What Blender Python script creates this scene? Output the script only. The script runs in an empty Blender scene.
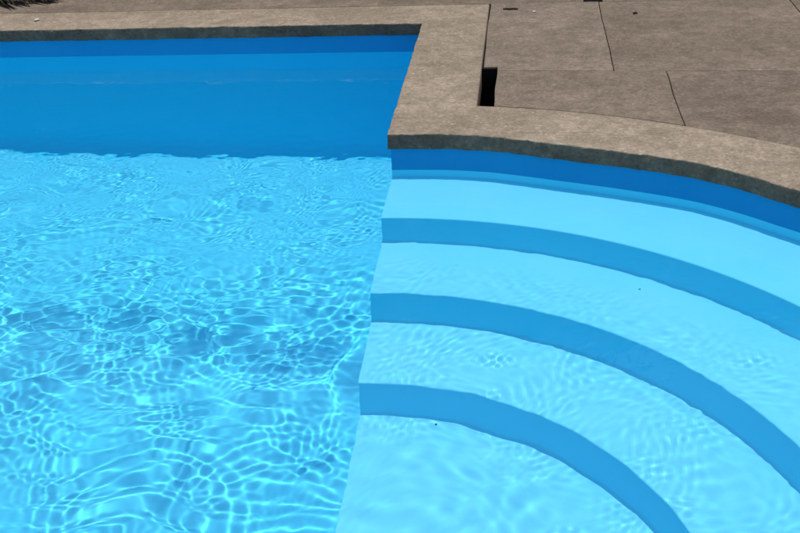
import bpy, bmesh, math, random
import numpy as np
from mathutils import Vector, noise, Matrix

random.seed(4)
PI = math.pi
scene = bpy.context.scene
COL = scene.collection

# ------------------------------------------------------------------ measures (metres, water level z = 0)
ZT = 0.1645            # top of the coping and of the paving
TH = 0.068             # thickness of the coping edge
OH = 0.011             # how far the coping overhangs the painted wall
YB = 1.7045            # rear edge of the pool
CX, CY, RC = 0.0285, -2.3255, 2.325      # curved stair recess, coping edge
SX, SY = 0.0807, -2.2086                 # centre of the step arcs
RS = [1.818, 1.417, 1.038]               # step edges
DS = [0.086, 0.315, 0.546, 0.769]        # depth of the treads
DEEP = 1.56            # deep floor
WL, WF = -5.0, -7.2    # far left and near sides of the pool
CW = 0.363             # width of the coping
Y_ROW, Y_ROW2 = 0.80, 2.085


# ------------------------------------------------------------------ helpers
def tag(o, label=None, cat=None, group=None, kind=None):
    if label: o['label'] = label
    if cat: o['category'] = cat
    if group: o['group'] = group
    if kind: o['kind'] = kind
    return o

def link(name, me, mat=None, parent=None, smooth=True):
    o = bpy.data.objects.new(name, me)
    COL.objects.link(o)
    if mat: me.materials.append(mat)
    if parent: o.parent = parent
    if smooth: me.polygons.foreach_set('use_smooth', [True] * len(me.polygons))
    me.update()
    return o

def mesh(name, verts, faces, mat=None, parent=None, smooth=True, sharp=None):
    me = bpy.data.meshes.new(name)
    me.from_pydata([tuple(v) for v in verts], [], faces)
    me.validate()
    bm = bmesh.new(); bm.from_mesh(me)
    bmesh.ops.remove_doubles(bm, verts=bm.verts, dist=1e-5)
    bmesh.ops.recalc_face_normals(bm, faces=bm.faces)
    if sharp:
        for e in bm.edges:
            if len(e.link_faces) == 2 and e.calc_face_angle(0) > math.radians(sharp): e.smooth = False
    bm.to_mesh(me); bm.free()
    return link(name, me, mat, parent, smooth)

def empty(name, loc):
    o = bpy.data.objects.new(name, None); COL.objects.link(o); o.location = loc
    o.empty_display_size = .1
    return o


# ------------------------------------------------------------------ materials
def newmat(name):
    m = bpy.data.materials.new(name); m.use_nodes = True
    nt = m.node_tree; nt.nodes.clear()
    out = nt.nodes.new('ShaderNodeOutputMaterial')
    return m, nt, out

def N(nt, typ, **kw):
    n = nt.nodes.new(typ)
    for k, v in kw.items():
        if k in n.inputs.keys() if isinstance(k, str) else False: n.inputs[k].default_value = v
        else: setattr(n, k, v)
    return n

def ramp(nt, fac, stops):
    r = nt.nodes.new('ShaderNodeValToRGB')
    el = r.color_ramp.elements
    while len(el) < len(stops): el.new(.5)
    for e, (p, c) in zip(el, stops):
        e.position = p; e.color = (*c, 1) if len(c) == 3 else c
    nt.links.new(fac, r.inputs[0])
    return r.outputs[0]

def noise_node(nt, vec, scale, detail=4, rough=.55, dist=0.0):
    n = nt.nodes.new('ShaderNodeTexNoise')
    n.inputs['Scale'].default_value = scale; n.inputs['Detail'].default_value = detail
    n.inputs['Roughness'].default_value = rough; n.inputs['Distortion'].default_value = dist
    nt.links.new(vec, n.inputs['Vector'])
    return n.outputs['Fac']

def mixc(nt, fac, a, b, blend='MIX'):
    m = nt.nodes.new('ShaderNodeMix'); m.data_type = 'RGBA'; m.blend_type = blend
    for sock, v in ((m.inputs[0], fac), (m.inputs[6], a), (m.inputs[7], b)):
        if isinstance(v, bpy.types.NodeSocket): nt.links.new(v, sock)
        elif isinstance(v, (int, float)): sock.default_value = v
        else: sock.default_value = (*v, 1)
    return m.outputs[2]

def concrete(name, light, dark, seed=0.0, stain=(.10, .085, .065)):
    m, nt, out = newmat(name)
    geo = N(nt, 'ShaderNodeNewGeometry')
    mp = N(nt, 'ShaderNodeMapping'); mp.inputs['Location'].default_value = (seed, seed * 1.7, 0)
    nt.links.new(geo.outputs['Position'], mp.inputs['Vector']); v = mp.outputs[0]
    big = noise_node(nt, v, 2.3, 5, .6, .6)
    mid = noise_node(nt, v, 14, 5, .65)
    fine = noise_node(nt, v, 120, 3, .7)
    c = mixc(nt, ramp(nt, big, [(.36, (0, 0, 0)), (.63, (1, 1, 1))]), dark, light)
    c = mixc(nt, ramp(nt, mid, [(.32, (.6, .6, .6)), (.62, (0, 0, 0))]), c, tuple(.72 * a for a in dark))
    # scuffed streaks along the trowelling direction
    mp2 = N(nt, 'ShaderNodeMapping'); mp2.inputs['Scale'].default_value = (3, 26, 3)
    mp2.inputs['Rotation'].default_value = (0, 0, .04)
    nt.links.new(v, mp2.inputs['Vector'])
    st = noise_node(nt, mp2.outputs[0], 1.0, 5, .6, .3)
    c = mixc(nt, ramp(nt, st, [(.52, (0, 0, 0)), (.75, (.42, .42, .42))]), c, tuple(.66 * a for a in dark))
    # exposed sand and aggregate
    vo = N(nt, 'ShaderNodeTexVoronoi'); vo.inputs['Scale'].default_value = 95; vo.inputs['Randomness'].default_value = 1
    nt.links.new(v, vo.inputs['Vector'])
    hsv = N(nt, 'ShaderNodeSeparateColor'); nt.links.new(vo.outputs['Color'], hsv.inputs[0])
    grain = ramp(nt, hsv.outputs[0], [(.0, (.78, .77, .76)), (.30, (.94, .93, .92)), (.75, (1.05, 1.04, 1.03)), (1.0, (1.30, 1.30, 1.30))])
    c = mixc(nt, .8, c, grain, 'MULTIPLY')
    c = mixc(nt, .6, c, ramp(nt, fine, [(.28, (.7, .7, .7)), (.5, (1, 1, 1)), (.75, (1.22, 1.22, 1.22))]), 'MULTIPLY')
    coarse = noise_node(nt, v, 38, 3, .6)
    c = mixc(nt, .38, c, ramp(nt, coarse, [(.30, (.74, .73, .72)), (.5, (1, 1, 1)), (.72, (1.22, 1.21, 1.2))]), 'MULTIPLY')
    # small dark pits and pale chips
    vp = N(nt, 'ShaderNodeTexVoronoi'); vp.inputs['Scale'].default_value = 23
    nt.links.new(v, vp.inputs['Vector'])
    c = mixc(nt, ramp(nt, vp.outputs['Distance'], [(.07, (.7, .7, .7)), (.13, (0, 0, 0))]), c, stain)
    vq = N(nt, 'ShaderNodeTexVoronoi'); vq.inputs['Scale'].default_value = 13
    mp3 = N(nt, 'ShaderNodeMapping'); mp3.inputs['Location'].default_value = (5.3, 1.1, .4)
    nt.links.new(v, mp3.inputs['Vector']); nt.links.new(mp3.outputs[0], vq.inputs['Vector'])
    c = mixc(nt, ramp(nt, vq.outputs['Distance'], [(.05, (.6, .6, .6)), (.10, (0, 0, 0))]), c, tuple(min(.6, 1.5 * a) for a in light))
    b = N(nt, 'ShaderNodeBsdfPrincipled')
    b.inputs['Roughness'].default_value = .92; b.inputs['Specular IOR Level'].default_value = .25
    nt.links.new(c, b.inputs['Base Color'])
    add = N(nt, 'ShaderNodeMath', operation='ADD')
    mul = N(nt, 'ShaderNodeMath', operation='MULTIPLY'); mul.inputs[1].default_value = .5
    nt.links.new(hsv.outputs[1], mul.inputs[0]); nt.links.new(mul.outputs[0], add.inputs[0]); nt.links.new(fine, add.inputs[1])
    bu = N(nt, 'ShaderNodeBump'); bu.inputs['Strength'].default_value = .5; bu.inputs['Distance'].default_value = .004
    nt.links.new(add.outputs[0], bu.inputs['Height']); nt.links.new(bu.outputs[0], b.inputs['Normal'])
    nt.links.new(b.outputs[0], out.inputs[0])
    return m

def paint(name, base, var, scuff):
    m, nt, out = newmat(name)
    geo = N(nt, 'ShaderNodeNewGeometry'); v = geo.outputs['Position']
    a = noise_node(nt, v, 3.1, 4, .6)
    b_ = noise_node(nt, v, 60, 4, .65)
    c = mixc(nt, ramp(nt, a, [(.3, (0, 0, 0)), (.7, (1, 1, 1))]), base, var)
    c = mixc(nt, ramp(nt, b_, [(.54, (0, 0, 0)), (.78, (.5, .5, .5))]), c, scuff)
    d = N(nt, 'ShaderNodeBsdfDiffuse'); d.inputs['Roughness'].default_value = .2
    nt.links.new(c, d.inputs['Color'])
    nt.links.new(d.outputs[0], out.inputs[0])
    return m

def simple(name, col, rough=.9, var=.35, scale=30):
    m, nt, out = newmat(name)
    geo = N(nt, 'ShaderNodeNewGeometry')
    n = noise_node(nt, geo.outputs['Position'], scale, 4)
    c = mixc(nt, n, tuple(a * (1 - var) for a in col), tuple(min(1, a * (1 + var)) for a in col))
    b = N(nt, 'ShaderNodeBsdfPrincipled'); b.inputs['Roughness'].default_value = rough
    b.inputs['Specular IOR Level'].default_value = .2
    nt.links.new(c, b.inputs['Base Color']); nt.links.new(b.outputs[0], out.inputs[0])
    return m

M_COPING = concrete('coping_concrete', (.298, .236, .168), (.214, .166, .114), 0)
M_FACE = concrete('face_concrete', (.205, .138, .095), (.112, .074, .052), 4.4)  # darker tone for the upright face of the coping
M_SLAB = [concrete('paving_concrete', (.203, .157, .112), (.137, .103, .072), 3.1),
          concrete('paving_concrete', (.186, .142, .101), (.123, .092, .065), 8.3),
          concrete('paving_concrete', (.212, .164, .118), (.146, .111, .079), 13.7)]
M_PAINT = paint('blue_pool_paint', (.16, .68, .855), (.185, .70, .86), (.25, .68, .815))
M_FLOOR = paint('blue_floor_paint', (.08, .62, .82), (.10, .64, .83), (.12, .62, .80))
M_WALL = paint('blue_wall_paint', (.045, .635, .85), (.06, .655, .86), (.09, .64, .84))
M_BAND = paint('shade_blue_paint', (.012, .27, .56), (.016, .29, .58), (.03, .31, .58))  # darker blue carries the shade on the dry wall under the coping
M_SOIL = simple('dark_soil', (.012, .010, .008))
M_GRASS = simple('dry_ground', (.10, .10, .06), scale=4)
M_GAP_SHADE = simple('gap_shade', (.006, .006, .006), .95)  # black that stands for the dark inside the slot and gap
M_LEAF = simple('dead_leaf', (.022, .016, .010), .8, .5, 60)
M_TWIG = simple('twig_bark', (.030, .020, .013), .9)
M_STONE = simple('pale_stone', (.52, .49, .44), .9, .15)

def water_mat():
    m, nt, out = newmat('pool_water')
    g = N(nt, 'ShaderNodeBsdfRefraction'); g.inputs['IOR'].default_value = 1.333; g.inputs['Roughness'].default_value = 0
    g.inputs['Color'].default_value = (1, 1, 1, 1)
    gl = N(nt, 'ShaderNodeBsdfGlossy'); gl.inputs['Roughness'].default_value = 0
    fr = N(nt, 'ShaderNodeFresnel'); fr.inputs['IOR'].default_value = 1.333
    mx = N(nt, 'ShaderNodeMixShader')
    nt.links.new(fr.outputs[0], mx.inputs[0]); nt.links.new(g.outputs[0], mx.inputs[1]); nt.links.new(gl.outputs[0], mx.inputs[2])
    nt.links.new(mx.outputs[0], out.inputs[0])
    return m
M_WATER = water_mat()


# ------------------------------------------------------------------ outlines
WOB_A = np.radians([-30, 0, 3, 6, 10, 13, 17, 21, 25, 28, 31, 35, 39, 42, 48, 60, 180])
WOB_R = np.array([0, 0, .004, .010, .008, -.005, -.017, -.015, -.005, .006, .016, .011, -.003, -.006, .002, 0, 0])
def arc(R, ph, wob=1.0, c=(CX, CY)):
    r = R + wob * float(np.interp(ph, WOB_A, WOB_R))
    return (c[0] + r * math.sin(ph), c[1] + r * math.cos(ph))
def phi_at_x(R, x, cx):
    return math.asin((x - cx) / R)

def resample(pts, step):
    out = [pts[0]]
    for a, b in zip(pts[:-1], pts[1:]):
        n = max(1, int(math.hypot(b[0] - a[0], b[1] - a[1]) / step))
        for k in range(1, n + 1):
            t = k / n; out.append((a[0] + (b[0] - a[0]) * t, a[1] + (b[1] - a[1]) * t))
    return out


# ------------------------------------------------------------------ coping
def coping(name, pairs, flagfine=True):
    """pairs: list of (inner xy, outer xy) stations; solid slab with a worn rounded inner nose and ragged face."""
    prof = [  # (distance from inner edge, height below the top, how much noise)
        (CW, TH + .04, 0), (.10, TH, 0), (.004, TH + .001, .7), (0, TH - .004, 1), (0, TH * .66, 1), (0, TH * .4, 1), (0, TH * .2, 1),
        (.0004, .0045, 1), (.002, .0012, .9), (.006, 0, .6), (.03, 0, .25), (.08, 0, 0), (.2, 0, 0), (CW - .006, 0, 0), (CW, .006, 0), (CW, TH + .04, 0)]
    V, F = [], []; npf = len(prof)
    for (a, b) in pairs:
        d = Vector((b[0] - a[0], b[1] - a[1], 0)); L = d.length; d.normalize()
        for (s, h, w) in prof:
            t = s / CW * L if s > .1 else s
            p = Vector((a[0], a[1], ZT - h)) + d * t
            if w:
                q = Vector((p.x, p.y, p.z * 1.3))
                n1 = noise.noise(q * 22) * .0045 + noise.noise(q * 70) * .0028 + noise.noise(q * 150 + Vector((3, 1, 7))) * .0013
                n2 = noise.noise(q * 16 + Vector((9, 2, 1))) * .0045 + noise.noise(q * 60 + Vector((1, 5, 3))) * .0028
                p += d * (n1 * w)
                if s <= .006: p.z += n2 * (.9 if h > TH * .8 else .35) * w
            V.append(p)
    for i in range(len(pairs) - 1):
        for j in range(npf - 1):
            F.append((i * npf + j, i * npf + j + 1, (i + 1) * npf + j + 1, (i + 1) * npf + j))
    F.append(tuple(range(npf - 1)))
    F.append(tuple((len(pairs) - 1) * npf + j for j in range(npf - 1)))
    o = mesh(name, V, F, M_COPING, sharp=50)
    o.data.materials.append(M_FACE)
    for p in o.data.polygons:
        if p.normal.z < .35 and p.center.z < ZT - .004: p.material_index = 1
    return o

def pair_lines(inner, outer, step):
    ri, ro = [], []
    for k in range(len(inner) - 1):
        a, b = inner[k], inner[k + 1]; c, d = outer[k], outer[k + 1]
        n = max(1, int(math.hypot(b[0] - a[0], b[1] - a[1]) / step))
        for i in range(n + (k == len(inner) - 2)):
            t = i / n
            ri.append((a[0] + (b[0] - a[0]) * t, a[1] + (b[1] - a[1]) * t)); ro.append((c[0] + (d[0] - c[0]) * t, c[1] + (d[1] - c[1]) * t))
    return list(zip(ri, ro))

RO = 2.69
ph0 = phi_at_x(RC, 0, CX)
pho = math.atan2(CW - CX, math.sqrt(RO ** 2 - (CW - CX) ** 2))
PHJ = math.radians(32.6)          # the one joint to be seen in the curve
def arc_pairs(u0, u1, n):
    out = []
    for i in range(n + 1):
        u = u0 + (u1 - u0) * i / n
        if u <= PI / 2:
            k = u / (PI / 2); pi_ = ph0 + (PI / 2 - ph0) * k; po = pho + (PI / 2 - pho) * k
        else:
            k = (PI - u) / (PI / 2); pi_ = PI - (ph0 + (PI / 2 - ph0) * k); po = PI - (pho + (PI / 2 - pho) * k)
        out.append((arc(RC, pi_), arc(RO, po, 0)))
    return out
UJ = (PHJ - ph0) / (PI / 2 - ph0) * PI / 2
o_top = CY + math.sqrt(RO ** 2 - (CW - CX) ** 2)
st = pair_lines([(WL - .02, YB), (-3.2, YB)], [(WL - .02, Y_ROW2 - .0008), (-3.2, Y_ROW2 - .0008)], .1)[:-1]
st += pair_lines([(-3.2, YB), (0, YB), (0, arc(RC, ph0)[1])], [(-3.2, Y_ROW2 - .0008), (CW, Y_ROW2 - .0008), (CW, o_top)], .0075)[:-1]
st += arc_pairs(0, UJ, 190)[:-1]
st2 = arc_pairs(UJ, PI / 2, 150)[:-1] + arc_pairs(PI / 2, PI, 70)[:-1]
yb2 = arc(RC, PI - ph0)[1]
st2 += pair_lines([(0, yb2), (0, WF), (WL, WF), (WL, YB - .003)],
                  [(CW, 2 * CY - o_top), (CW, WF - CW), (WL - CW, WF - CW), (WL - CW, YB - .003)], .08)
tag(coping('pool_coping', st + st2), 'grey brown concrete coping with rough dark face along the pool and stair edge', 'coping')

# ------------------------------------------------------------------ pool basin, painted blue
pool = tag(empty('swimming_pool', (0, YB, 0)), 'bright blue painted swimming pool with curved corner steps under clear rippled water', 'swimming pool')
pool_off = Vector((0, YB, 0))
def pmesh(name, V, F, mat, sharp=None, smooth=True):
    o = mesh(name, [Vector(v) - pool_off for v in V], F, mat, pool, smooth, sharp)
    o.cycles.is_caustics_receiver = True
    return o

XS = OH
RW = RC + OH
phw = phi_at_x(RW, XS, CX)
wall_path = []
wall_path += resample([(XS, WF - OH), (WL - OH, WF - OH), (WL - OH, YB + OH), (XS, YB + OH), (XS, arc(RW, phw)[1])], .1)
na = 160
wall_arc = [arc(RW, phw + (PI - 2 * phw) * i / na, .85) for i in range(na + 1)]
ZB = -.0                # where the dry band ends
def wall_strip(name, path, z0, z1, mat, nz=1, fil=0):
    V, F = [], []
    zs = [z0 + (z1 - z0) * k / nz for k in range(nz + 1)]
    if fil:                                     # a rounded cove down to the floor
        zs = [z0 + .001 + fil - fil * math.sin(a * PI / 16) for a in range(8, -1, -1)] + [z0 + fil + (z1 - z0 - fil) * k / nz for k in range(1, nz + 1)]
    for (x, y) in path:
        for z in zs:
            h = z - z0
            d = fil - math.sqrt(max(0, fil * fil - (fil - h) ** 2)) if fil and h < fil else 0
            V.append((max(x, WL - OH + d), min(max(y, WF - OH + d), YB + OH - d), z) if fil else (x, y, z))
    nz = len(zs) - 1; m = len(zs)
    for i in range(len(path) - 1):
        for k in range(nz): F.append((i * m + k, i * m + k + 1, (i + 1) * m + k + 1, (i + 1) * m + k))
    return pmesh(name, V, F, mat, sharp=40)
ZW = -.006             # waterline; above it the wall colour is darkened for shade
wall_strip('pool_wall', wall_path, -DEEP, ZW, M_WALL, 6, .14)
wall_strip('shade_band', wall_path, ZW, ZT - TH + .03, M_BAND, 2)
wall_strip('stair_wall', wall_arc, -DS[0], ZW, M_PAINT, 2)
wall_strip('shade_band', wall_arc, ZW, ZT - TH + .03, M_BAND, 2)
near_path = resample([(XS, arc(RW, PI - phw)[1]), (XS, WF - OH)], .1)
wall_strip('pool_wall', near_path, -DEEP, ZW, M_WALL, 6)
wall_strip('shade_band', near_path, ZW, ZT - TH + .03, M_BAND, 2)
# the deep floor
pmesh('pool_floor', [(WL - OH, WF - OH, -DEEP), (XS, WF - OH, -DEEP), (XS, YB + OH, -DEEP), (WL - OH, YB + OH, -DEEP)], [(0, 1, 2, 3)], M_FLOOR, smooth=False)

def step_solid(name, Rout, Rin, ztop, mat, wall=False):
    """A half ring tread with a softly rounded nose and the riser below it, closed by its side faces on the pool side."""
    na = 150; nose = .007
    zlow = -DS[DS.index(-ztop) + 1] if -ztop in DS[:-1] else -DEEP
    if Rin is None:
        prof = None
    cols = []
    def pt(R, z, t, outer=False):
        if outer and wall:
            p0 = phi_at_x(RW, XS, CX); ph = p0 + (PI - 2 * p0) * t
            x, y = arc(RW, ph, .85)
        else:
            p0 = phi_at_x(R, XS, SX); ph = p0 + (PI - 2 * p0) * t
            x, y = arc(R, ph, 0, (SX, SY))
        return (x, y, z)
    V, F = [], []
    prof = []
    for k in range(7): prof.append(('o', k / 6, ztop))           # across the tread
    for k in range(1, 5):
        a = k / 4 * PI / 2
        prof.append(('i', Rin + nose - nose * math.sin(a), ztop - nose + nose * math.cos(a)))
    cv = .012
    for k in range(1, 4): prof.append(('i', Rin, ztop - nose + (zlow + cv - ztop + nose) * k / 3))
    for k in range(1, 6):
        a = k / 5 * PI / 2
        prof.append(('i', Rin - cv + cv * math.cos(a), zlow + cv - cv * math.sin(a) - (.0008 if k == 5 else 0)))
    m = len(prof)
    for i in range(na + 1):
        t = i / na
        for (kind, a, z) in prof:
            if kind == 'o':
                p = Vector(pt(Rout, z, t, True)); q = Vector(pt(Rin + nose, z, t))
                v = p.lerp(q, a)
                V.append(v)
            else: V.append(pt(a, z, t))
    for i in range(na):
        for j in range(m - 1): F.append((i * m + j, i * m + j + 1, (i + 1) * m + j + 1, (i + 1) * m + j))
    # side faces on the deep side
    for i in (0, na):
        idx = [i * m + j for j in range(m)]
        a = len(V); V.append((XS, V[idx[-1]][1], -DEEP)); V.append((XS, V[idx[0]][1], -DEEP))
        F.append(tuple(idx + [a, a + 1]))
    return pmesh(name, V, F, mat, sharp=50)
step_solid('step', None, RS[0], -DS[0], M_PAINT, True)
step_solid('step', RS[0], RS[1], -DS[1], M_PAINT)
step_solid('step', RS[1], RS[2], -DS[2], M_PAINT)
# bottom landing inside the last step, and its edge to the deep floor
p0 = phi_at_x(RS[2], XS, SX); n = 100
V = [(XS, SY, -DS[3])] + [(*arc(RS[2], p0 + (PI - 2 * p0) * i / n, 0, (SX, SY)), -DS[3]) for i in range(n + 1)]
F = [(0, i, i + 1) for i in range(1, n + 1)]
ya, yb_ = V[1][1], V[n + 1][1]
k = len(V); V += [(XS, ya, -DEEP), (XS, yb_, -DEEP)]
F.append((1, 0, n + 1, k + 1, k))
pmesh('stair_landing', V, F, M_PAINT, sharp=40)

# ------------------------------------------------------------------ water: real ripples on one fine sheet
rng = np.random.default_rng(11)
def axis(a, b, fine_a, fine_b, st):
    f = np.arange(fine_a, fine_b + st * .5, st)
    lo, hi = [], []
    x, s = fine_a, st
    while x > a: s *= 1.25; x -= s; lo.append(max(x, a))
    x, s = fine_b, st
    while x < b: s *= 1.25; x += s; hi.append(min(x, b))
    return np.array(lo[::-1] + list(f) + hi)
gx = axis(WL - OH - .006, CX + RW + .006, -3.0, 2.1, .0085)
gy = axis(WF - OH - .006, YB + OH + .006, -2.65, YB + OH + .006, .0085)
X, Y = np.meshgrid(gx, gy, indexing='ij')

def smooth_noise(X, Y, lam, seed, n=14):
    r = np.random.default_rng(seed); z = np.zeros_like(X)
    for _ in range(n):
        a = r.uniform(0, 2 * PI); l = lam * r.uniform(.7, 1.6); k = 2 * PI / l
        z += np.sin(k * (X * math.cos(a) + Y * math.sin(a)) + r.uniform(0, 2 * PI))
    return z / math.sqrt(n / 2)
def sstep(a, b, x):
    t = np.clip((x - a) / (b - a), 0, 1); return t * t * (3 - 2 * t)

def band(lmin, lmax, curv, count, spread, seed, main=PI / 2, warp=.03):
    """sum of ripples whose mean curvature is 'curv' per metre; main = direction of travel"""
    r = np.random.default_rng(seed); z = np.zeros_like(X)
    wx = X + warp * smooth_noise(X, Y, .55, seed + 50); wy = Y + warp * smooth_noise(X, Y, .55, seed + 51)
    for _ in range(count):
        l = math.exp(r.uniform(math.log(lmin), math.log(lmax))); k = 2 * PI / l
        a = main + r.normal(0, spread) + (PI if r.random() < .35 else 0)
        ph = k * (wx * math.cos(a) + wy * math.sin(a)) + r.uniform(0, 2 * PI)
        z += np.sin(ph) / (k * k)
    return z * curv / math.sqrt(count / 2)

deep = 1 - sstep(-.22, .06, X)               # the stair recess is sheltered
def patch(lam, seed, lo, hi): return np.clip(.5 * (lo + hi) + .4 * (hi - lo) * smooth_noise(X, Y, lam, seed), lo, hi)
far = sstep(-1.0, -.05, Y)                    # towards the rear wall
wall = sstep(-.05, .34, Y)
near = 1 - sstep(-1.75, -1.30, Y)             # towards the camera
mid = (1 - far) * (1 - near)
# long, ordered ripples near the camera, fine chop across the middle, small flecks farther off, calm under the wall
Z = np.zeros_like(X)
Z += deep * (1 - .9 * wall) * band(.30, .75, .14, 12, 1.2, 21)
Z += deep * (near * .88 + mid * .45 + far * (1 - wall) * .42) * patch(1.0, 3, .65, 1.15) * band(.075, .145, 1.0, 24, .17, 22, PI * .52)
Z += deep * (near * .36 + mid * .85 + far * (1 - wall) * .8) * patch(.7, 5, .4, 1.25) * band(.044, .078, 1.0, 30, .20, 23, PI * .42)
Z += deep * (near * .03 + mid * .95 + far * (1 - wall) * 1.7) * patch(.55, 6, .12, 1.35) * band(.032, .060, 1.0, 34, 1.2, 24)
Z += deep * far * (1 - wall) * 1.15 * patch(.8, 8, .1, 1.4) * band(.20, .42, 1.0, 14, .9, 28)
Z += deep * far * (1 - .25 * wall) * patch(.5, 7, .3, 1.2) * 1.9 * band(.026, .045, 1.0, 30, 1.5, 27)
Z += deep * mid * .7 * patch(.5, 12, .4, 1.2) * band(.024, .036, 1.0, 34, 1.4, 29)
Z += deep * np.exp(-((Y - .20) / .32) ** 2) * patch(.5, 13, .3, 1.2) * 1.7 * band(.05, .10, 1.0, 26, .5, 30)
Z += deep * np.exp(-((Y - 1.15) / .45) ** 2) * patch(.6, 14, .2, 1.2) * .55 * band(.06, .13, 1.0, 24, .5, 34)
# rings spreading from two spots
for (x0, y0, l, c, w, r0) in ((-.33, -1.06, .060, 1.25, .12, .36), (-.83, -1.10, .065, 1.6, .12, .33)):
    R = np.hypot(X - x0, (Y - y0)); k = 2 * PI / l
    Z += deep * np.sin(k * R) / (k * k) * c * np.exp(-((R - r0) / w) ** 2)
# fine shimmer over the lower treads, none over the top one
step_d = np.hypot(X - SX, Y - SY)
lower = (1 - sstep(RS[0] - .26, RS[0] - .08, step_d)) * sstep(-.22, .10, X)
land = 1 - sstep(RS[2] - .15, RS[2] + .05, step_d)
Z += lower * (1 - .82 * land) * patch(.35, 9, .55, 1.2) * band(.024, .05, 1.65, 34, 1.5, 31)
Z += lower * (1 - .4 * land) * patch(.45, 10, .5, 1.1) * band(.06, .12, .55, 20, 1.2, 32)
Z += lower * land * band(.08, .18, .42, 16, 1.2, 33)
pts_ = 0
# small disturbances: insects and bits on the surface
for (x0, y0, c, w, l) in ((.496, -.998, 15, .05, .030), (1.042, -1.706, 13, .045, .028), (.739, -1.693, 13, .05, .03), (.95, -1.55, 8, .08, .03), (1.33, -1.18, 12, .06, .03), (.50, -1.2, 12, .035, .028),
                          (-1.362, .964, 38, .022, .03), (-1.29, .95, 24, .016, .03), (.02, .02, 6, .07, .035)):
    R = np.hypot((X - x0) * .8, (Y - y0) * 1.15); k = 2 * PI / l
    pts_ += 1
    q = smooth_noise(X, Y, l, 100 + pts_, 9)
    Z += q / (k * k) * c * .55 * np.exp(-(R / w) ** 2)

nx, ny = X.shape
co = np.stack([X, Y, Z], -1).reshape(-1, 3).astype(np.float32)
cxm = (X[:-1, :-1] + X[1:, 1:]) / 2; cym = (Y[:-1, :-1] + Y[1:, 1:]) / 2
tol = .012
inside = (cxm < XS + tol) | (np.hypot(cxm - CX, cym - CY) < RW + .028)
I, J = np.nonzero(inside)
quads = np.stack([I * ny + J, (I + 1) * ny + J, (I + 1) * ny + J + 1, I * ny + J + 1], -1)
used = np.unique(quads); remap = np.full(nx * ny, -1, np.int64); remap[used] = np.arange(len(used))
quads = remap[quads]; co = co[used]
me = bpy.data.meshes.new('water')
me.vertices.add(len(co)); me.vertices.foreach_set('co', co.ravel())
me.loops.add(quads.size); me.loops.foreach_set('vertex_index', quads.ravel().astype(np.int32))
me.polygons.add(len(quads)); me.polygons.foreach_set('loop_start', np.arange(0, quads.size, 4, dtype=np.int32))
me.update(calc_edges=True); me.validate()
water = link('water', me, M_WATER)
tag(water, kind='structure')
water.cycles.is_caustics_caster = True

# ------------------------------------------------------------------ paving slabs
SLAB_T = .10
def slab(poly, mat, label, dz=0.0, bev=.002):
    me = bpy.data.meshes.new('paving_slab'); bm = bmesh.new()
    top = [bm.verts.new((x, y, ZT + dz)) for x, y in poly]
    f = bm.faces.new(top); f.normal_update()
    if f.normal.z < 0: f.normal_flip()
    r = bmesh.ops.extrude_face_region(bm, geom=[f])
    bmesh.ops.translate(bm, verts=[v for v in r['geom'] if isinstance(v, bmesh.types.BMVert)], vec=(0, 0, -SLAB_T))
    bmesh.ops.recalc_face_normals(bm, faces=bm.faces)
    te = [e for e in bm.edges if all(v.co.z > ZT + dz - .001 for v in e.verts)]
    bmesh.ops.bevel(bm, geom=te, offset=bev, segments=2, affect='EDGES', profile=.6)
    bm.to_mesh(me); bm.free()
    o = link('paving_slab', me, mat, smooth=False)
    tag(o, label, 'paving slab', 'concrete slabs paving the poolside', 'thing')
    return o
def jit(pts, a=.0045, step=.05):
    """a slightly uneven hand cut edge"""
    pts = resample(pts, step)
    return [(x + noise.noise(Vector((x * 4.5, y * 4.5, 1.3))) * a, y + noise.noise(Vector((x * 4.5, y * 4.5, 5.3))) * a) for x, y in pts]
def row(x): return Y_ROW - .038 * (x - 1.3)
J1, J2, JR, SLOT = .993, 1.235, 2.054, .3715
def outer_y(x): return CY + math.sqrt(max(RO ** 2 - (x - CX) ** 2, 0)) + .0015
def box(x0, y0, x1, y1): return jit([(x0, y0), (x1, y0), (x1, y1), (x0, y1), (x0, y0)])[:-1]
g = .0022
def arc_edge(xa, xb, n=30): return [(xa + (xb - xa) * i / n, outer_y(xa + (xb - xa) * i / n)) for i in range(n + 1)]
HX, HY = .440, .893            # the open slot beside the coping
slab(jit(arc_edge(HX, J2 - g) + [(J2 - g, row(J2) - .0003), (HX, row(HX) - .0003), (HX, outer_y(HX))])[:-1], M_SLAB[0],
     'worn concrete slab between the open dark slot, the short joint and the curved coping')
XR = CX + 2.45
slab(jit(arc_edge(J2 + g, XR) + [(XR, row(XR) - .0003), (J2 + g, row(J2) - .0003), (J2 + g, outer_y(J2 + g))])[:-1], M_SLAB[1],
     'darker stained concrete slab right of the short joint, bordering the curved coping', -.002)
slab(jit([(SLOT, HY), (HX, HY), (HX, row(HX) + .0003), (J1 - g, row(J1) + .0003), (J1 - g, Y_ROW2 - .0003), (SLOT, Y_ROW2 - .0003), (SLOT, HY)])[:-1], M_SLAB[2],
     'concrete slab behind the open slot, split from the straight coping by a thin black gap', .001)
slab(jit([(J1 + g, row(J1) + .0003), (JR - g, row(JR) + .0003), (JR - g, Y_ROW2 - .0003), (J1 + g, Y_ROW2 - .0003), (J1 + g, row(J1) + .0003)])[:-1], M_SLAB[0],
     'wide concrete slab right of the long joint at the top of the photo', -.001)
slab(box(JR + g, row(JR) + .004, 4.2, Y_ROW2 - .0003), M_SLAB[1], 'concrete slab in the upper right corner beyond the slanting joint')
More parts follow.
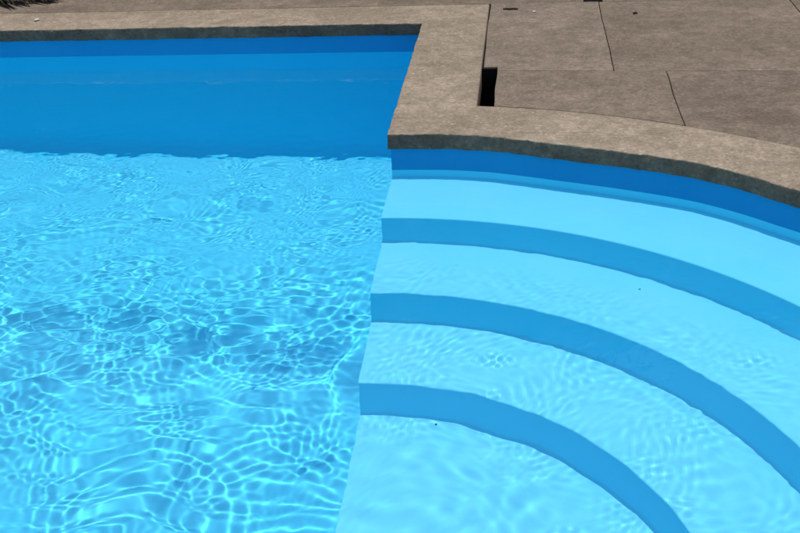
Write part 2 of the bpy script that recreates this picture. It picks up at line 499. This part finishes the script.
def strip(x0, y0, x1, y1, z0, z1, name, label):  # added black strips that put shade into the slot and gap
    V = [(x, y, z) for z in (z0, z1) for x, y in ((x0, y0), (x1, y0), (x1, y1), (x0, y1))]
    o = mesh(name, V, [(0, 1, 2, 3), (4, 5, 6, 7), (0, 1, 5, 4), (1, 2, 6, 5), (2, 3, 7, 6), (3, 0, 4, 7)], M_GAP_SHADE, smooth=False)
    return tag(o, label, 'shade strip')
strip(SLOT + .001, HY - .010, HX - .002, HY - .001, ZT - .3, ZT - .006, 'gap_shade_strip', 'black strip added for the shade at the far end of the open slot')
strip(CW + .0022, HY + .004, SLOT - .0012, Y_ROW2 - .03, ZT - .2, ZT - .008, 'gap_shade_strip', 'thin black strip added for the shade in the gap along the straight coping')
# farther slabs, behind the coping and out to the sides
RX0, RX1 = .905, 1.017
yy = Y_ROW2 + .0012
slab(jit([(-.30, yy), (RX0, yy), (RX0, yy + .30), (RX0, yy + 1.2), (-.30, yy + 1.2), (-.30, yy)])[:-1], M_SLAB[1], 'concrete slab behind the end of the long coping, left of the small dark notch')
slab(box(RX1, yy, 2.6, yy + 1.2), M_SLAB[2], 'concrete slab right of the small dark notch at the top edge')
slab(box(-1.62, yy, -.3005, yy + 1.2), M_SLAB[0], 'concrete slab behind the middle of the rear coping')
slab(box(-3.05, yy, -1.6205, yy + 1.2), M_SLAB[1], 'concrete slab under the dark stand-in frond in the upper left corner')
slab(box(-6.0, yy, -3.054, yy + 1.2), M_SLAB[2], 'concrete slab beyond the left edge of the photo, left of the stand-in frond')
slab(box(RX0 + .003, yy + .22, RX1 - .003, yy + 1.2), M_SLAB[0], 'narrow concrete filler slab just behind the small dark notch')

for xa, xb, mi, lb in ((-6.0, -3.9, 0, 'far left'), (-3.896, -1.4, 1, 'left'), (-1.396, 1.2, 2, 'middle'), (1.204, 4.2, 0, 'right')):
    slab(box(xa, yy + 1.203, xb, yy + 2.4), M_SLAB[mi], 'concrete slab of the rearmost row before the added hedging, %s one of four' % lb)
# the ground under and around the pool
def outline_r(a):
    c = Vector((-.5, CY)); d = Vector((math.cos(a), math.sin(a)))
    ts = []
    if d.x < 0: ts.append((WL - OH - c.x) / d.x)
    ry = ((YB + OH) - c.y) / d.y if d.y > 1e-9 else ((WF - OH) - c.y) / d.y if d.y < -1e-9 else 1e9
    rx = (XS - c.x) / d.x if d.x > 1e-9 else (WL - OH - c.x) / d.x if d.x < -1e-9 else 1e9
    r1 = min(rx, ry)
    b = d.x * (c.x - CX); cc = (c.x - CX) ** 2 - (RW) ** 2
    r2 = -b + math.sqrt(max(b * b - cc, 0)) if d.x > 0 else 0
    return max(r1, r2)
nA = 720; V, F = [], []
ANG = [2 * PI * i / nA for i in range(nA)]
for a in ANG:
    r = outline_r(a)
    for rr, z in ((r + .05, -.62), (r + .6, -.62), (r + 2.6, -.62), (r + 2.62, ZT - .04), (r + 12, ZT - .04), (500, ZT - .5)):
        V.append((-.5 + rr * math.cos(a), CY + rr * math.sin(a), z))
for i in range(nA):
    j = (i + 1) % nA
    for k in range(5): F.append((i * 6 + k, i * 6 + k + 1, j * 6 + k + 1, j * 6 + k))
ground = mesh('ground', V, F, M_SOIL, smooth=False)
ground.data.materials.append(M_GRASS)
for p in ground.data.polygons:
    if p.center.z > ZT - .6 and Vector((p.center.x + .5, p.center.y - CY)).length > 3.4 and p.center.z > -.3: p.material_index = 1
tag(ground, kind='structure')

# ------------------------------------------------------------------ small things lying about
def frond(name, loc, label, n=44, L=.27, seed=2):
    r = random.Random(seed); V, F = [], []
    def blade(base, d, length, width, sag):
        side = Vector((-d.y, d.x, 0)).normalized(); m = 6; b0 = len(V)
        for i in range(m + 1):
            t = i / m
            c = base + d * (length * t) + Vector((0, 0, max(-base.z + .004, .03 * math.sin(t * 2.4) - sag * t * t)))
            w = width * math.sin(PI * (.12 + .86 * t)) * .5
            V.append(c + side * w + Vector((0, 0, .003))); V.append(c - Vector((0, 0, .002))); V.append(c - side * w + Vector((0, 0, .003)))
        for i in range(m):
            for j in range(2):
                a = b0 + i * 3 + j; F.append((a, a + 1, a + 4, a + 3))
    for i in range(n):
        t = i / n
        base = Vector((-.55 + .78 * t, .05 * math.sin(3 * t), .018 + .02 * r.random()))
        for s in (-1, 1):
            an = s * (.35 + .75 * (1 - t)) + r.uniform(-.25, .25)
            blade(base, Vector((math.cos(an), math.sin(an), r.uniform(-.05, .08))), L * (.45 + .75 * math.sin(PI * (.15 + .8 * t))) * r.uniform(.7, 1.1), r.uniform(.014, .03), r.uniform(.02, .07))
    o = mesh(name, V, F, M_LEAF)
    so = o.modifiers.new('thick', 'SOLIDIFY'); so.thickness = .0015
    o.location = loc
    return tag(o, label, 'frond')
frond('shadow_frond', (-2.68, 2.36, ZT + .0003), 'dark frond standing in for a foliage shadow on the paving in the upper left corner')  # dark frond laid in place of a foliage shadow

def sliver(name, loc, L, w, rot, mat, label, cat, bend=.1, thick=.006):
    V, F = [], []; m = 10; q = 6
    for i in range(m + 1):
        t = i / m; x = (t - .5) * L; y = bend * L * math.sin(PI * t) + noise.noise(Vector((t * 4, loc[0] * 7, 0))) * w * .6
        ww = w * (.25 + .75 * math.sin(PI * (.1 + .8 * t))); hh = thick * (.4 + .6 * math.sin(PI * (.1 + .8 * t)))
        for j in range(q):
            a = 2 * PI * j / q
            V.append((x, y + ww / 2 * math.cos(a), thick / 2 + hh / 2 * math.sin(a)))
    for i in range(m):
        for j in range(q): F.append((i * q + j, i * q + (j + 1) % q, (i + 1) * q + (j + 1) % q, (i + 1) * q + j))
    F.append(tuple(range(q))); F.append(tuple(m * q + j for j in range(q)))
    o = mesh(name, V, F, mat); o.location = loc; o.rotation_euler = (0, 0, rot)
    return tag(o, label, cat)
sliver('twig', (.487, 1.942, ZT + .001), .085, .018, -.05, M_TWIG, 'short dark twig lying on the slab near the top of the straight coping', 'twig', .05, .010)
sliver('dead_leaf', (1.176, 1.81, ZT), .026, .014, .1, M_LEAF, 'small dark curled leaf on the wide slab right of the long joint', 'leaf', .1, .010)
sliver('pebble', (-2.33, 1.90, ZT), .030, .026, .3, M_STONE, 'small pale pebble on the rear coping at its left end', 'pebble', .02, .014)
sliver('pebble', (.62, 1.88, ZT + .001), .018, .014, 1.1, M_STONE, 'tiny pale chip of stone beside the dark twig', 'pebble', .02, .008)
sliver('dead_leaf', (.996, -.745, -DS[1]), .007, .005, .5, M_LEAF, 'dark leaf speck lying under water on the second step', 'leaf', .1, .004)
sliver('dead_leaf', (.281, -1.225, -DS[3]), .008, .006, 1.2, M_LEAF, 'dark leaf speck lying under water on the bottom landing of the stairs', 'leaf', .1, .004)

# ------------------------------------------------------------------ unseen tall hedging, added so the water mirrors dark instead of sky
def added_hedge(x0, x1, y0, depth, hgt):
    r = random.Random(5); V, F = [], []
    nx_, nz_ = 120, 50
    for i in range(nx_ + 1):
        for k in range(nz_ + 1):
            x = x0 + (x1 - x0) * i / nx_; z = hgt * k / nz_
            top = .4 * noise.noise(Vector((x * .5, 3, 0))) + .25 * noise.noise(Vector((x * 1.7, 8, 0)))
            z *= 1 + top / hgt
            y = y0 + .35 + .3 * noise.noise(Vector((x * .9, z * .9, 2))) + .15 * noise.noise(Vector((x * 3, z * 3, 6))) + (depth * .5 * max(0, (k / nz_ - .85) / .15) ** 2)
            V.append((x, y, z + ZT - .06))
    for i in range(nx_):
        for k in range(nz_):
            a = i * (nz_ + 1) + k; F.append((a, a + 1, a + nz_ + 2, a + nz_ + 1))
    core = len(V)
    for _ in range(9000):
        b = Vector(V[r.randrange(core)])
        p = b + Vector((r.uniform(-.12, .12), -r.uniform(0, .3), r.uniform(-.1, .16)))
        d = Vector((r.uniform(-1, 1), r.uniform(-1, .3), r.uniform(-.5, 1))).normalized(); s_ = d.cross(Vector((r.uniform(-1, 1), r.uniform(-1, 1), r.uniform(-1, 1)))).normalized()
        l = r.uniform(.06, .13); wd = l * .4; q = len(V)
        V.extend([p, p + d * l * .5 + s_ * wd, p + d * l, p + d * l * .5 - s_ * wd]); F.append((q, q + 1, q + 2, q + 3))
    me = bpy.data.meshes.new('added_hedge'); me.from_pydata([tuple(v) for v in V], [], F)
    o = link('added_hedge', me, M_HEDGE, smooth=False)
    return tag(o, 'unseen tall evergreen hedging added behind the paving to darken what the far water mirrors', 'added_hedge')
M_HEDGE = simple('hedge_leaves', (.035, .060, .022), .7, .5, 8)
added_hedge(-14, 10, 5.2, 1.4, 4.7)

# ------------------------------------------------------------------ light
SUN_INC, SUN_AZ = math.radians(4.4), math.radians(27)      # from straight up; from +y towards +x
sd = Vector((math.sin(SUN_INC) * math.sin(SUN_AZ), math.sin(SUN_INC) * math.cos(SUN_AZ), math.cos(SUN_INC)))
L = bpy.data.lights.new('sun', 'SUN'); L.energy = 2.9; L.angle = math.radians(.53); L.color = (1, .97, .92)
L.cycles.is_caustics_light = True
so = bpy.data.objects.new('sun', L); COL.objects.link(so)
so.rotation_euler = sd.to_track_quat('Z', 'Y').to_euler(); so.location = sd * 20
w = bpy.data.worlds.new('World'); scene.world = w; w.use_nodes = True
nt = w.node_tree
sky = nt.nodes.new('ShaderNodeTexSky'); sky.sky_type = 'NISHITA'; sky.sun_disc = False
sky.sun_elevation = PI / 2 - SUN_INC; sky.sun_rotation = SUN_AZ
bg = nt.nodes['Background']; bg.inputs[1].default_value = .13
nt.links.new(sky.outputs[0], bg.inputs[0])

# ------------------------------------------------------------------ camera
cam = bpy.data.cameras.new('camera'); co_ = bpy.data.objects.new('camera', cam); COL.objects.link(co_)
yaw, pitch, roll = -.1296, .4879, -.0532
f = Vector((math.sin(yaw) * math.cos(pitch), math.cos(yaw) * math.cos(pitch), -math.sin(pitch)))
r = Vector((math.cos(yaw), -math.sin(yaw), 0)); u = r.cross(f)
r2 = r * math.cos(roll) + u * math.sin(roll); u2 = -r * math.sin(roll) + u * math.cos(roll)
Mx = Matrix((r2, u2, -f)).transposed().to_4x4(); Mx.translation = Vector((.5805, -4.2605, 1.65 + ZT))
co_.matrix_world = Mx
cam.sensor_width = 36; cam.lens = 1086.97 / 800 * 36; cam.clip_end = 2000; cam.clip_start = .05
scene.camera = co_

# ------------------------------------------------------------------ render settings
scene.view_settings.view_transform = 'Standard'; scene.view_settings.look = 'None'
scene.view_settings.gamma = 1; scene.view_settings.exposure = .36; scene.view_settings.use_curve_mapping = False
cy = scene.cycles
cy.caustics_refractive = True; cy.caustics_reflective = True
cy.max_bounces = 16; cy.transmission_bounces = 12; cy.diffuse_bounces = 8; cy.glossy_bounces = 8
cy.blur_glossy = 0.0; cy.sample_clamp_indirect = 6
cy.use_denoising = True; cy.denoiser = 'OPENIMAGEDENOISE'; cy.denoising_input_passes = 'RGB_ALBEDO_NORMAL'
cy.use_adaptive_sampling = False
